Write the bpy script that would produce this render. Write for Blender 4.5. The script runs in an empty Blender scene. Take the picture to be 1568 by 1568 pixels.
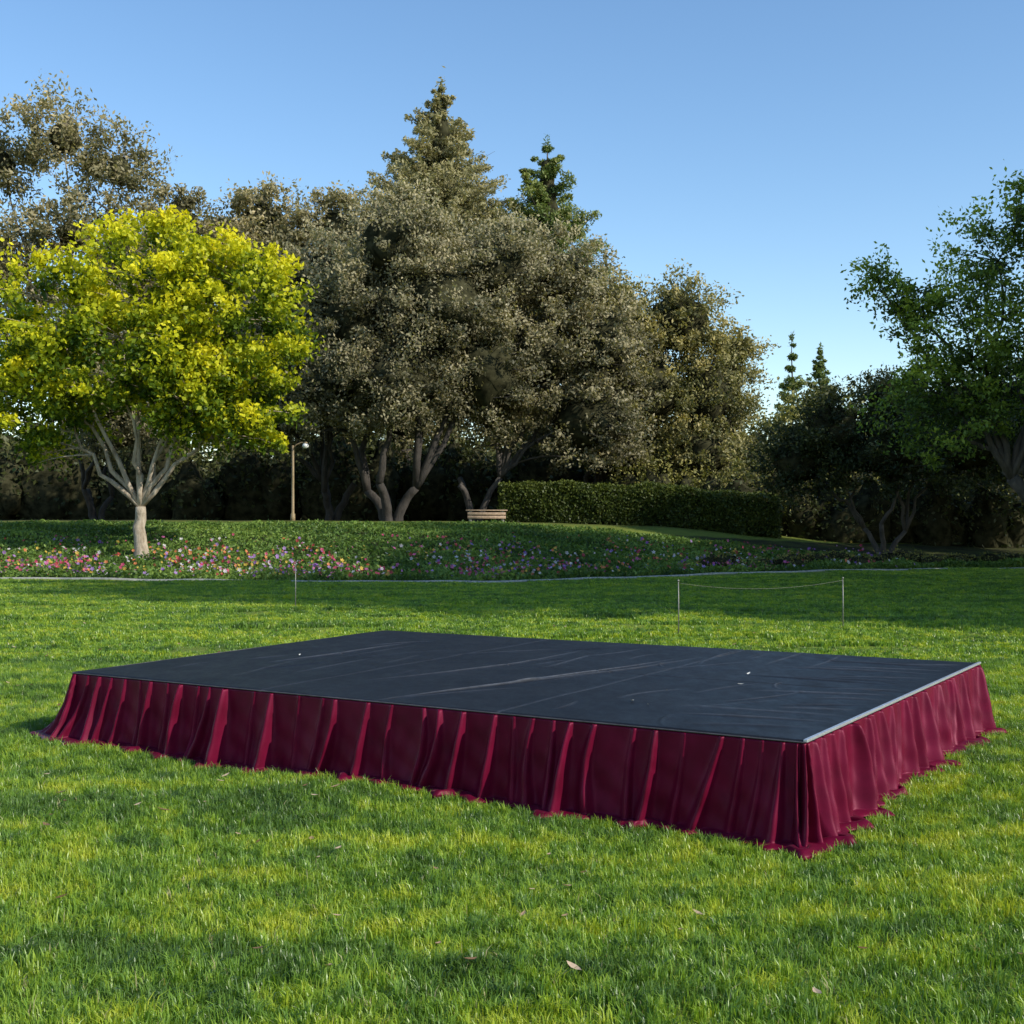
import bpy, math, numpy as np
from mathutils import Vector
rng = np.random.default_rng(7)
scene = bpy.context.scene
scene.view_settings.view_transform = 'Standard'
scene.view_settings.look = 'None'
scene.view_settings.exposure = 0
COL = scene.collection

# ------------------------------------------------------------ light / sky
SUN = Vector((0.875, -0.484, 0.0)).normalized()
EL = math.radians(32)
SUND = Vector((SUN.x*math.cos(EL), SUN.y*math.cos(EL), math.sin(EL)))
w = bpy.data.worlds.new("World"); scene.world = w; w.use_nodes = True
nt = w.node_tree
bg = nt.nodes['Background']
sky = nt.nodes.new('ShaderNodeTexSky'); sky.sky_type = 'NISHITA'; sky.sun_disc = False
sky.sun_elevation = EL; sky.sun_rotation = math.atan2(SUN.x, SUN.y)
sky.air_density = 1.0; sky.dust_density = 0.15; sky.ozone_density = 1.4
hs = nt.nodes.new('ShaderNodeHueSaturation'); hs.inputs['Saturation'].default_value = 1.15; hs.inputs['Value'].default_value = 1.36
nt.links.new(sky.outputs[0], hs.inputs['Color']); nt.links.new(hs.outputs[0], bg.inputs[0]); bg.inputs[1].default_value = 0.15
sl = bpy.data.lights.new('sun', 'SUN'); sl.energy = 5.0; sl.angle = math.radians(0.5); sl.color = (1, 0.95, 0.84)
so = bpy.data.objects.new('sun', sl); COL.objects.link(so)
so.rotation_mode = 'QUATERNION'; so.rotation_quaternion = SUND.to_track_quat('Z', 'Y'); so.location = (30, -15, 30)

cam = bpy.data.cameras.new('camera'); cam.lens = 44.3; cam.sensor_width = 36; cam.clip_end = 3000
co = bpy.data.objects.new('camera', cam); COL.objects.link(co)
co.location = (0, 0, 1.6); co.rotation_euler = (math.radians(90.33), 0, 0); scene.camera = co

# ------------------------------------------------------------ terrain
EX = np.array([-300, -60, -14, -5, -1.4, 2, 8, 14, 20, 60, 300.]); EY = np.array([36, 35, 33.3, 32.3, 32.2, 33.8, 37, 40.5, 42, 44, 44.])
def edge_y(x): return np.interp(x, EX, EY)
def sf(x): return np.interp(x, [-300, -14, 0, 6, 12, 20, 60, 300], [1.02, 1.02, 0.97, .88, .58, .42, .4, .4])
def und(x, y):
    return (0.018*np.sin(x*1.3+0.5*y+1)+0.014*np.sin(-0.8*x+1.9*y)+0.010*np.sin(2.9*x+1.1*y+2)+0.008*np.sin(3.3*y-1.7*x)
            + 0.05*np.sin(0.21*x+0.3*y+1.2)*np.clip((y-13)/8, 0, 1))
def gz(x, y):
    x = np.asarray(x, float); y = np.asarray(y, float)
    t = np.clip((y-edge_y(x))/13.0, 0, 1); t = t*t*(3-2*t)
    return und(x, y)*np.clip(1.2-y/60, 0.2, 1) + 1.53*sf(x)*t
# ------------------------------------------------------------ helpers
def mesh_np(name, V, F, mats=(), attr=None, smooth=False, matidx=None):
    me = bpy.data.meshes.new(name)
    V = np.ascontiguousarray(V, dtype=np.float32); F = np.ascontiguousarray(F, dtype=np.int32)
    me.vertices.add(len(V)); me.vertices.foreach_set('co', V.ravel())
    n, k = F.shape
    me.loops.add(n*k); me.loops.foreach_set('vertex_index', F.ravel())
    me.polygons.add(n); me.polygons.foreach_set('loop_start', np.arange(n, dtype=np.int32)*k)
    if smooth: me.polygons.foreach_set('use_smooth', np.ones(n, dtype=bool))
    for m in mats: me.materials.append(m)
    if matidx is not None: me.polygons.foreach_set('material_index', np.asarray(matidx, dtype=np.int32))
    if attr is not None:
        for nm, a in attr.items():
            a = np.asarray(a, dtype=np.float32)
            if a.ndim == 2:
                at = me.attributes.new(nm, 'FLOAT_COLOR', 'POINT'); at.data.foreach_set('color', np.ascontiguousarray(a).ravel())
            else:
                at = me.attributes.new(nm, 'FLOAT', 'POINT'); at.data.foreach_set('value', a)
    me.update(calc_edges=True); me.validate()
    return me
def obj(name, me, parent=None, loc=(0, 0, 0)):
    o = bpy.data.objects.new(name, me); COL.objects.link(o); o.location = loc
    if parent: o.parent = parent
    return o
def empty(name, loc=(0, 0, 0)):
    o = bpy.data.objects.new(name, None); COL.objects.link(o); o.location = loc; o.empty_display_size = .3
    return o
def grid_faces(nu, nv, wrap=False):
    i = np.arange(nu if wrap else nu-1); j = np.arange(nv-1)
    I, J = np.meshgrid(i, j, indexing='ij'); I2 = (I+1) % nu
    return np.stack([I*nv+J, I2*nv+J, I2*nv+J+1, I*nv+J+1], -1).reshape(-1, 4)
class Build:
    def __init__(s): s.V = []; s.F = []; s.M = []; s.n = 0
    def add(s, V, F, m=0):
        s.V.append(np.asarray(V, float)); s.F.append(np.asarray(F)+s.n); s.M.append(np.full(len(F), m)); s.n += len(V)
    def tube(s, P, R, k=8, m=0):
        P = np.asarray(P, float); R = np.asarray(R, float); n = len(P)
        T = np.gradient(P, axis=0); T /= np.linalg.norm(T, axis=1)[:, None]+1e-9
        up = np.where(np.abs(T[:, 2:3]) > .93, np.array([[1., 0, 0]]), np.array([[0, 0, 1.]]))
        if abs(T[:, 2]).mean() > .6: up = np.tile(np.array([[1., 0, 0]]), (n, 1))
        A = np.cross(T, up); A /= np.linalg.norm(A, axis=1)[:, None]+1e-9; B = np.cross(T, A)
        th = np.arange(k)/k*2*np.pi
        V = P[:, None]+R[:, None, None]*(np.cos(th)[None, :, None]*A[:, None]+np.sin(th)[None, :, None]*B[:, None])
        i, j = [a.ravel() for a in np.meshgrid(np.arange(n-1), np.arange(k), indexing='ij')]; j2 = (j+1) % k
        F = np.stack([i*k+j, i*k+j2, (i+1)*k+j2, (i+1)*k+j], 1)
        V = np.vstack([V.reshape(-1, 3), P[-1:], P[:1]])
        e = n*k; j = np.arange(k); j2 = (j+1) % k
        F = np.vstack([F, np.stack([(n-1)*k+j, (n-1)*k+j2, 0*j+e, 0*j+e], 1), np.stack([j2, j, 0*j+e+1, 0*j+e+1], 1)])
        s.add(V, F, m)
    def box(s, c, d, m=0, bev=0.01, rot=0):
        c = np.array(c, float); hx, hy, hz = d[0]/2, d[1]/2, d[2]/2; b = min(bev, hx*.9, hy*.9, hz*.9)
        def ring(ix, z):
            x, y = hx-ix, hy-ix; q = b*.6
            return [[-x+q, -y, z], [x-q, -y, z], [x, -y+q, z], [x, y-q, z], [x-q, y, z], [-x+q, y, z], [-x, y-q, z], [-x, -y+q, z]]
        V = np.array(ring(b, -hz)+ring(0, -hz+b)+ring(0, hz-b)+ring(b, hz)+[[0, 0, -hz], [0, 0, hz]])
        ca, sa = math.cos(rot), math.sin(rot)
        V = np.stack([V[:, 0]*ca-V[:, 1]*sa, V[:, 0]*sa+V[:, 1]*ca, V[:, 2]], 1)+c
        F = []
        for r in range(3):
            for j in range(8): F.append([r*8+j, r*8+(j+1) % 8, (r+1)*8+(j+1) % 8, (r+1)*8+j])
        for j in range(8): F.append([(j+1) % 8, j, 32, 32]); F.append([24+j, 24+(j+1) % 8, 33, 33])
        s.add(V, np.array(F), m)
    def blob(s, c, rad, r, m=0, nu=14, nv=9):
        th = np.linspace(0, 2*np.pi, nu, endpoint=False)[:, None]; ph = np.linspace(.12, np.pi-.12, nv)[None]
        D = np.stack([np.cos(th)*np.sin(ph), np.sin(th)*np.sin(ph), np.cos(ph)+0*th], -1)
        f = 1+.2*np.sin(D[..., 0]*5+r.uniform(0, 6))*np.sin(D[..., 2]*6+r.uniform(0, 6))+r.normal(0, .08, D.shape[:2])
        V = np.array(c)+D*f[..., None]*np.array(rad); s.add(V.reshape(-1, 3), grid_faces(nu, nv, True), m)
    def mesh(s, name, mats, smooth=True):
        V = np.vstack(s.V); F = np.vstack(s.F); M = np.concatenate(s.M)
        me = bpy.data.meshes.new(name)
        fl = [list(dict.fromkeys(f)) for f in F.tolist()]
        me.from_pydata(V.tolist(), [], fl)
        for m in mats: me.materials.append(m)
        me.polygons.foreach_set('material_index', M.astype(np.int32))
        me.polygons.foreach_set('use_smooth', np.full(len(fl), smooth))
        me.update(); return me

# ------------------------------------------------------------ materials
def newmat(name):
    m = bpy.data.materials.new(name); m.use_nodes = True
    return m, m.node_tree, m.node_tree.nodes['Principled BSDF'], m.node_tree.nodes['Material Output']
def N(nt, t, **k):
    n = nt.nodes.new(t)
    for a, b in k.items(): setattr(n, a, b)
    return n
def noise(nt, scale, detail=4, vec=None, rough=.55):
    n = N(nt, 'ShaderNodeTexNoise'); n.inputs['Scale'].default_value = scale; n.inputs['Detail'].default_value = detail; n.inputs['Roughness'].default_value = rough
    if vec is not None: nt.links.new(vec, n.inputs['Vector'])
    return n.outputs['Fac']
def ramp(nt, fac, stops):
    r = N(nt, 'ShaderNodeValToRGB'); cr = r.color_ramp
    while len(cr.elements) < len(stops): cr.elements.new(.5)
    for e, (p, c) in zip(cr.elements, stops): e.position = p; e.color = (*c, 1)
    nt.links.new(fac, r.inputs[0]); return r.outputs[0]
def mixc(nt, f, a, b, mode='MIX'):
    m = N(nt, 'ShaderNodeMix', data_type='RGBA', blend_type=mode)
    for s, v in ((m.inputs[0], f), (m.inputs[6], a), (m.inputs[7], b)):
        if isinstance(v, (int, float)): s.default_value = v
        elif isinstance(v, tuple): s.default_value = (*v, 1)
        else: nt.links.new(v, s)
    return m.outputs[2]
def math_(nt, op, a, b=0.0, clamp=False):
    m = N(nt, 'ShaderNodeMath', operation=op, use_clamp=clamp)
    for s, v in ((m.inputs[0], a), (m.inputs[1], b)):
        if isinstance(v, (int, float)): s.default_value = v
        else: nt.links.new(v, s)
    return m.outputs[0]
def attrf(nt, nm): 
    a = N(nt, 'ShaderNodeAttribute', attribute_name=nm); return a
def pos(nt, scale=(1, 1, 1)):
    g = N(nt, 'ShaderNodeNewGeometry'); m = N(nt, 'ShaderNodeMapping'); m.inputs['Scale'].default_value = scale
    nt.links.new(g.outputs['Position'], m.inputs[0]); return m.outputs[0]
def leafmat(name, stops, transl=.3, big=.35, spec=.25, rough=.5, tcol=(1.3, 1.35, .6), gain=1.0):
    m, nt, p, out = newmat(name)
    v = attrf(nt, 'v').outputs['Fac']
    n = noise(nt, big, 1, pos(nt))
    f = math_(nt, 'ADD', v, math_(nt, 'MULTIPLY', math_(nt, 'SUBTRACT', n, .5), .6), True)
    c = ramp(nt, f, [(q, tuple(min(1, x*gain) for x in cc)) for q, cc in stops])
    nt.links.new(c, p.inputs['Base Color']); p.inputs['Roughness'].default_value = rough; p.inputs['Specular IOR Level'].default_value = spec
    tr = N(nt, 'ShaderNodeBsdfTranslucent'); nt.links.new(mixc(nt, 1.0, c, tcol, 'MULTIPLY'), tr.inputs[0])
    mx = N(nt, 'ShaderNodeMixShader'); mx.inputs[0].default_value = transl
    nt.links.new(p.outputs[0], mx.inputs[1]); nt.links.new(tr.outputs[0], mx.inputs[2]); nt.links.new(mx.outputs[0], out.inputs[0])
    return m
def barkmat(name, c1, c2, sc=6):
    m, nt, p, out = newmat(name)
    n = noise(nt, sc, 6, pos(nt, (1, 1, .35)), .65)
    nt.links.new(ramp(nt, n, [(.3, c1), (.7, c2)]), p.inputs['Base Color']); p.inputs['Roughness'].default_value = .9
    b = N(nt, 'ShaderNodeBump'); b.inputs['Strength'].default_value = .8; b.inputs['Distance'].default_value = .05
    nt.links.new(n, b.inputs['Height']); nt.links.new(b.outputs[0], p.inputs['Normal']); return m
def plain(name, c, rough=.6, metal=0, var=.25, sc=20, bump=0.2):
    m, nt, p, out = newmat(name)
    n = noise(nt, sc, 5, pos(nt))
    a = tuple(x*(1-var) for x in c); b = tuple(min(1, x*(1+var)) for x in c)
    nt.links.new(ramp(nt, n, [(.3, a), (.7, b)]), p.inputs['Base Color']); p.inputs['Roughness'].default_value = rough; p.inputs['Metallic'].default_value = metal
    bb = N(nt, 'ShaderNodeBump'); bb.inputs['Strength'].default_value = bump; bb.inputs['Distance'].default_value = .01
    nt.links.new(n, bb.inputs['Height']); nt.links.new(bb.outputs[0], p.inputs['Normal']); return m

M_oak = leafmat('oak_leaves', [(0, (.05, .047, .025)), (.5, (.15, .132, .075)), (1, (.26, .22, .13))], .25, gain=2.0)
M_oak2 = leafmat('oak_leaves_green', [(0, (.045, .048, .018)), (.5, (.14, .126, .05)), (1, (.26, .21, .08))], .25, gain=2.0)
M_yel = leafmat('yellow_leaves', [(0, (.05, .10, .01)), (.26, (.17, .24, .014)), (.54, (.52, .54, .02)), (1, (.85, .76, .03))], .4, big=.5, tcol=(1.2, 1.15, .4))
M_euc = leafmat('eucalyptus_leaves', [(0, (.07, .065, .03)), (.5, (.175, .15, .08)), (1, (.30, .24, .13))], .3, gain=1.85)
M_con = leafmat('conifer_needles', [(0, (.07, .075, .04)), (.5, (.16, .145, .07)), (1, (.26, .22, .11))], .25, gain=1.8)
M_pine = leafmat('pine_needles', [(0, (.035, .06, .015)), (.5, (.09, .12, .03)), (1, (.20, .20, .05))], .25, gain=1.6)
M_rt = leafmat('bright_leaves', [(0, (.03, .05, .012)), (.5, (.11, .155, .025)), (1, (.28, .32, .04))], .32, gain=1.6)
M_dark = leafmat('dark_leaves', [(0, (.02, .028, .01)), (.5, (.05, .06, .02)), (1, (.12, .12, .035))], .2, gain=1.25)
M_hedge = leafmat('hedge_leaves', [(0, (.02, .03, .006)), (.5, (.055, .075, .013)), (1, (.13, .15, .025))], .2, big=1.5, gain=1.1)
M_shrub = leafmat('shrub_leaves', [(0, (.04, .05, .012)), (.5, (.12, .12, .03)), (1, (.24, .21, .06))], .2, gain=1.4)
M_bed = leafmat('bed_leaves', [(0, (.035, .07, .014)), (.5, (.10, .16, .03)), (1, (.2, .27, .055))], .25, big=.8, gain=1.4)
M_core, nt_, p_, o_ = newmat('crown_shade_core'); nt_.links.new(ramp(nt_, noise(nt_, 3, 5, pos(nt_)), [(.35, (.015, .015, .008)), (.65, (.06, .057, .03))]), p_.inputs['Base Color']); p_.inputs['Roughness'].default_value = 1; p_.inputs['Specular IOR Level'].default_value = 0  # shade inside foliage put into the dark colour of added filler cores
B_dark = barkmat('oak_bark', (.018, .015, .012), (.065, .054, .045))
B_pale = barkmat('pale_bark', (.20, .15, .10), (.55, .46, .35))
B_grey = barkmat('grey_bark', (.035, .03, .026), (.12, .10, .085))

def grassmat():
    m, nt, p, out = newmat('grass_blades')
    v = attrf(nt, 'v').outputs['Fac']
    def c5(n, k): return math_(nt, 'MULTIPLY', math_(nt, 'SUBTRACT', n, .5), k)
    n1 = noise(nt, 1.0, 3, pos(nt)); n2 = noise(nt, 4.0, 2, pos(nt)); n3 = noise(nt, .7, 3, pos(nt, (.22, 1.8, 1)), .65)
    f = math_(nt, 'ADD', math_(nt, 'ADD', c5(n1, 1.2), c5(n2, 1.9)), math_(nt, 'ADD', c5(n3, 1.7), c5(v, .6)))
    f = math_(nt, 'ADD', f, .46, True)
    c = ramp(nt, f, [(0, (.10, .18, .035)), (.35, (.18, .31, .042)), (.65, (.30, .42, .04)), (1, (.48, .52, .05))])
    dry = math_(nt, 'GREATER_THAN', v, .95)
    c = mixc(nt, dry, c, (.42, .38, .18))
    nt.links.new(c, p.inputs['Base Color']); p.inputs['Roughness'].default_value = .36; p.inputs['Specular IOR Level'].default_value = .45
    tr = N(nt, 'ShaderNodeBsdfTranslucent'); nt.links.new(mixc(nt, 1.0, c, (1.25, 1.25, .45), 'MULTIPLY'), tr.inputs[0])
    mx = N(nt, 'ShaderNodeMixShader'); mx.inputs[0].default_value = .38
    nt.links.new(p.outputs[0], mx.inputs[1]); nt.links.new(tr.outputs[0], mx.inputs[2]); nt.links.new(mx.outputs[0], out.inputs[0])
    return m
M_grass = grassmat()
def groundmat():
    m, nt, p, out = newmat('ground_surface')
    n1 = noise(nt, 1.0, 3, pos(nt)); n2 = noise(nt, 30, 5, pos(nt)); n3 = noise(nt, .7, 3, pos(nt, (.22, 1.8, 1)), .65)
    f = math_(nt, 'MULTIPLY', math_(nt, 'ADD', n1, math_(nt, 'ADD', n2, n3)), .6667)
    lawn = ramp(nt, f, [(.3, (.05, .08, .018)), (.75, (.10, .15, .03)), (1, (.2, .24, .04))])
    soil = ramp(nt, n2, [(.3, (.02, .022, .01)), (.7, (.06, .06, .028))])
    z = attrf(nt, 'zone').outputs['Fac']
    fz = math_(nt, 'ADD', z, math_(nt, 'MULTIPLY', math_(nt, 'SUBTRACT', n1, .5), 1.0), True)
    nt.links.new(mixc(nt, fz, lawn, soil), p.inputs['Base Color']); p.inputs['Roughness'].default_value = .95; p.inputs['Specular IOR Level'].default_value = .1
    b = N(nt, 'ShaderNodeBump'); b.inputs['Strength'].default_value = .7; b.inputs['Distance'].default_value = .04
    nt.links.new(n2, b.inputs['Height']); nt.links.new(b.outputs[0], p.inputs['Normal']); return m
M_ground = groundmat()

# ------------------------------------------------------------ ground sheet
xs = np.concatenate([-np.geomspace(1500, 34, 26), np.arange(-33, 33.1, .4), np.geomspace(34, 1500, 26)])
ys = np.concatenate([-np.geomspace(400, 6, 14), np.arange(-5, 62, .35), np.geomspace(63, 2500, 30)])
X, Y = np.meshgrid(xs, ys, indexing='ij'); Z = gz(X, Y)
zone = np.clip((Y-edge_y(X))/1.0, 0, 1)*np.where(Y < edge_y(X)+9, .9, np.clip((Y-edge_y(X)-9)/7, 0.15, 1))
me = mesh_np('ground', np.stack([X, Y, Z], -1).reshape(-1, 3), grid_faces(len(xs), len(ys)), [M_ground], {'zone': zone.ravel()}, True)
obj('ground', me)

# ------------------------------------------------------------ stage platform
A = np.array([-3.16, 9.07]); B = np.array([1.45, 6.24]); C = np.array([3.58, 9.65]); D = np.array([-1.26, 12.49])
def bez(p0, p1, p2, n=7):
    t = np.linspace(0, 1, n)[:, None]; return (1-t)**2*p0+2*t*(1-t)*p1+t*t*p2
def in_stage(x, y, m=0.3):
    q = [A, B, C, D]; ins = np.ones(x.shape, bool)
    for i in range(4):
        p, r = q[i], q[(i+1) % 4]; e = (r-p)/np.linalg.norm(r-p)
        ins &= ((x-p[0])*(-e[1])+(y-p[1])*e[0]) > m
    return ins
HT = .50
st = empty('stage_platform')
ccw = [A, B, C, D]
def velvet():
    m, nt, p, out = newmat('burgundy_velvet')
    n = noise(nt, 6, 4, pos(nt)); n2 = noise(nt, 350, 2, pos(nt))
    nt.links.new(ramp(nt, n, [(.3, (.080, .0018, .013)), (.7, (.135, .004, .025))]), p.inputs['Base Color'])
    p.inputs['Roughness'].default_value = .44; p.inputs['Specular IOR Level'].default_value = .26; p.inputs['Specular Tint'].default_value = (1, .35, .5, 1)
    p.inputs['Sheen Weight'].default_value = .10; p.inputs['Sheen Roughness'].default_value = .25; p.inputs['Sheen Tint'].default_value = (1, .35, .5, 1)
    b = N(nt, 'ShaderNodeBump'); b.inputs['Strength'].default_value = .15; b.inputs['Distance'].default_value = .003
    nt.links.new(n2, b.inputs['Height']); nt.links.new(b.outputs[0], p.inputs['Normal']); return m
M_vel = velvet()
def skirt():
    r = np.random.default_rng(2024)
    rc = .05; pts = []; nor = []
    for i in range(4):
        p0 = ccw[i-1]; p1 = ccw[i]; p2 = ccw[(i+1) % 4]
        e1 = (p1-p0)/np.linalg.norm(p1-p0); e2 = (p2-p1)/np.linalg.norm(p2-p1)
        n1 = np.array([e1[1], -e1[0]]); n2 = np.array([e2[1], -e2[0]])
        c = p1-(n1+n2)*rc
        for k in np.linspace(0, 1, 60):
            nn = n1*(1-k)+n2*k; nn /= np.linalg.norm(nn); pts.append(c+nn*rc); nor.append(nn)
        L = np.linalg.norm(p2-p1); m = int(L/.005)
        for k in np.linspace(0, 1, m+2)[1:-1]:
            pts.append(p1+e2*(rc+(L-2*rc)*k)); nor.append(n2)
    pts = np.array(pts); nor = np.array(nor); n = len(pts)
    cr = (np.linalg.norm(np.roll(nor, -1, 0)-nor, axis=1) > .001)
    seg = np.linalg.norm(np.roll(pts, -1, 0)-pts, axis=1)+.008*cr
    s = np.concatenate([[0], np.cumsum(seg)[:-1]]); S = s[-1]+seg[-1]
    nv = 50; t = np.linspace(0, 1, nv)
    def per(u): return (u+S/2) % S-S/2
    def sm(a, sig):
        k = np.arange(-60, 61)*.0055; g = np.exp(-(k/sig)**2/2); g /= g.sum()
        return np.convolve(np.concatenate([a[-60:], a, a[:60]]), g, 'valid')
    out = np.zeros((n, nv)); big = np.zeros(n)
    q = 0.0
    while q < S-.05:
        amp = r.choice([.045, .075, .11, .155], p=[.22, .33, .30, .15])*r.uniform(.85, 1.15)
        lean = r.normal(-.05, .04); w0 = r.uniform(.008, .013); w1 = .014+amp*r.uniform(.12, .36)
        g0 = r.uniform(.3, .65); cu = r.uniform(.5, 1.0); mid = r.normal(0, .012); sk = r.uniform(.4, .75)
        for j in range(nv):
            tj = t[j]; g = g0*(1-tj)*.45+tj**cu
            d = per(s-(q+lean*tj**1.4+mid*math.sin(tj*4)))
            wd = w0+(w1-w0)*tj**1.1; wd_ = np.where(d > 0, wd*sk, wd*(1.8-sk))
            out[:, j] += amp*g/(1+(np.abs(d)/wd_)**2.6)
        if amp > .10: big += np.exp(-(per(s-q-lean)/.09)**2)
        q += .085+amp*r.uniform(.3, .9)+r.choice([0, .03, .09], p=[.45, .35, .2])
    big = np.clip(big, 0, 1)
    ns = np.clip(.5+.5*(np.sin(s*2.1+1)*.5+np.sin(s*5.3+2)*.35+np.sin(s*9.7)*.25), 0, 1)
    corner = np.exp(-(np.min([np.linalg.norm(pts-c, axis=1) for c in ccw], axis=0)/.3)**2)
    cA = np.exp(-(np.linalg.norm(pts-A, axis=1)/.45)**2)
    out += .001+.002*t[None]+(.003+.015*ns+.04*corner+.10*cA)[:, None]*t[None]**2.2
    tb = (.925+.015*np.sin(s*3.7)-.085*sm(big, .05))[:, None]; tt = np.tile(t[None], (n, 1))
    down = np.clip(tt/tb, 0, 1); ext = np.clip((tt-tb)/(1-tb), 0, 1)
    z = (HT-.012)*(1-down)+.030*down
    base = sm(out[:, -1], .032)
    hem = (base+.03+.05*ns+.10*sm(big, .05)*(.3+.7*ns))[:, None]
    k = ext**.8
    out = out*(1-k*.8)+hem*k*.8+.02*ext
    z += np.sin(np.pi*ext)*(.006+.028*sm(big, .03))[:, None]*(.6+.4*np.sin(s*15))[:, None]-.010*ext**2
    out += .003*np.sin(s[:, None]*47+tt*9)*tt*(1-ext)+.004*np.sin(s[:, None]*23-tt*17)*tt*(1-ext)
    XY = pts[:, None]+nor[:, None]*out[..., None]
    V = np.concatenate([XY, z[..., None]], -1)
    V[..., 2] += gz(V[..., 0], V[..., 1])*tt
    me = mesh_np('skirt', V.reshape(-1, 3), grid_faces(n, nv, True), [M_vel], None, True)
    o = obj('skirt', me, st); md = o.modifiers.new('thick', 'SOLIDIFY'); md.thickness = .003
    return (XY[:, -1]+nor*.012)[::5]
HEM = skirt()

def topmat():
    m, nt, p, out = newmat('black_stage_cover')
    n = noise(nt, 3, 6, pos(nt), .6); n2 = noise(nt, 45, 4, pos(nt, (1, 1, 1))); n3 = noise(nt, 9, 5, pos(nt, (1.0, .5, 1)), .7)
    c = ramp(nt, n, [(.3, (.006, .006, .007)), (.75, (.015, .016, .018))])
    dust = math_(nt, 'MULTIPLY', math_(nt, 'GREATER_THAN', noise(nt, 130, 1, pos(nt)), .76), .5)
    c = mixc(nt, dust, c, (.14, .14, .14))
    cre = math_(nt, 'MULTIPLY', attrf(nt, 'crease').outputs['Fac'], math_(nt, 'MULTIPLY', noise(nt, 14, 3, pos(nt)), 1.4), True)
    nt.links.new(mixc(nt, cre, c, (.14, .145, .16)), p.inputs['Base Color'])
    nt.links.new(ramp(nt, n3, [(.3, (.42, .42, .42)), (.7, (.60, .60, .60))]), p.inputs['Roughness']); p.inputs['Specular IOR Level'].default_value = .2
    b = N(nt, 'ShaderNodeBump'); b.inputs['Strength'].default_value = .3; b.inputs['Distance'].default_value = .004
    nt.links.new(math_(nt, 'ADD', n3, math_(nt, 'MULTIPLY', n2, .3)), b.inputs['Height']); nt.links.new(b.outputs[0], p.inputs['Normal']); return m
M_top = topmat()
def top():
    nu, nv = 800, 600
    u = np.linspace(0, 1, nu)[:, None, None]; v = np.linspace(0, 1, nv)[None, :, None]
    XY = (1-u)*(1-v)*A+u*(1-v)*B+u*v*C+(1-u)*v*D
    x, y = XY[..., 0], XY[..., 1]; U, Vv = u[..., 0]+0*v[..., 0], v[..., 0]+0*u[..., 0]
    z = np.full(x.shape, HT+.004); cre = np.zeros(x.shape)
    z += .003*np.sin(x*2+y*3)*np.sin(y*2.2)
    r = np.random.default_rng(4)
    def ridge(P, h, w_, cs=0.0):
        nonlocal z, cre
        P = np.asarray(P, float); best = np.full(x.shape, 1e9); par = np.zeros(x.shape)
        for i in range(len(P)-1):
            a_, b_ = P[i], P[i+1]; d = b_-a_; L = (d**2).sum()
            k = np.clip(((x-a_[0])*d[0]+(y-a_[1])*d[1])/L, 0, 1); dist = np.hypot(x-a_[0]-k*d[0], y-a_[1]-k*d[1])
            par = np.where(dist < best, (i+k)/(len(P)-1), par); best = np.minimum(best, dist)
        e = np.sin(np.pi*np.clip(par, .0, 1))**.6
        z += h*np.exp(-(best/w_)**2)*e
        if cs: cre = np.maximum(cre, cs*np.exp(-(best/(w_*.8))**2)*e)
    def cv(p0, p1, p2): return bez(np.array(p0), np.array(p1), np.array(p2), 8)
    ridge(cv((-.85, 7.62), (.0, 8.3), (1.3, 9.9)), .016, .013, .9)
    ridge(cv((-1.9, 9.6), (-1.4, 10.2), (-.9, 11.2)), .012, .015, .6)
    ridge(cv((-1.0, 8.6), (0, 9.2), (.6, 10.6)), .012, .015, .5)
    ridge(cv((-.2, 8.3), (.7, 8.9), (1.5, 10.0)), .012, .015, .5)
    for i in range(34):
        a_ = r.uniform(0.05, .9); b_ = r.uniform(.05, .9); c0 = (1-a_)*(1-b_)*A+a_*(1-b_)*B+a_*b_*C+(1-a_)*b_*D
        an = math.radians(r.uniform(25, 75)); L = r.uniform(.3, 1.3); d = np.array([math.cos(an), math.sin(an)])*L
        ridge(cv(c0-d/2, c0+r.normal(0, .06, 2), c0+d/2), r.uniform(.003, .009), r.uniform(.010, .022), r.uniform(0, .45))
    for i in range(15):
        k = .10+i*.06; c0 = B+(C-B)*k+(A-B)*.015; d = (A-B)/5.4*r.uniform(.4, 1.2)+np.array([r.normal(0, .05), r.normal(-.2, .12)])
        ridge(cv(c0, c0+d*.5+r.normal(0, .03, 2), c0+d), r.uniform(.005, .011), r.uniform(.02, .04), r.uniform(.15, .55))
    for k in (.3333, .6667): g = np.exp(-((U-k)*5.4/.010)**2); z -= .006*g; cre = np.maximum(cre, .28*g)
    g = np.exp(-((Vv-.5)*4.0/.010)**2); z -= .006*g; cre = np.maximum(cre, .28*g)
    edge = np.minimum.reduce([U*5.4, (1-U)*5.4, Vv*4, (1-Vv)*4]); z -= .010*np.exp(-(edge/.012)**2)
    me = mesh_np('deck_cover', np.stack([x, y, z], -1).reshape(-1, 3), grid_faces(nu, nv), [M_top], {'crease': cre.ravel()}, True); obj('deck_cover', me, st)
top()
M_alu = plain('aluminium_trim', (.62, .63, .66), .38, .7, .12, 30)
M_alud = plain('dull_trim', (.14, .12, .12), .5, .5, .4, 12)
M_dk = plain('dark_frame', (.03, .03, .032), .6)
bb = Build()
for i in range(4):
    p, q = ccw[i], ccw[(i+1) % 4]; e = (q-p)/np.linalg.norm(q-p); nn = np.array([e[1], -e[0]]); L = np.linalg.norm(q-p)
    wide = i == 1
    w_ = .022 if wide else .007
    c = (p+q)/2+nn*(0 if wide else .005)
    bb.box((c[0], c[1], HT-.004+(.006 if wide else 0)), (L-.004, w_, .016 if wide else .009), 0 if wide else 1, .003, math.atan2(e[1], e[0]))
obj('edge_trim', bb.mesh('edge_trim', [M_alu, M_alud], False), st)
bb = Build()
cen = (A+B+C+D)/4
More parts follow.
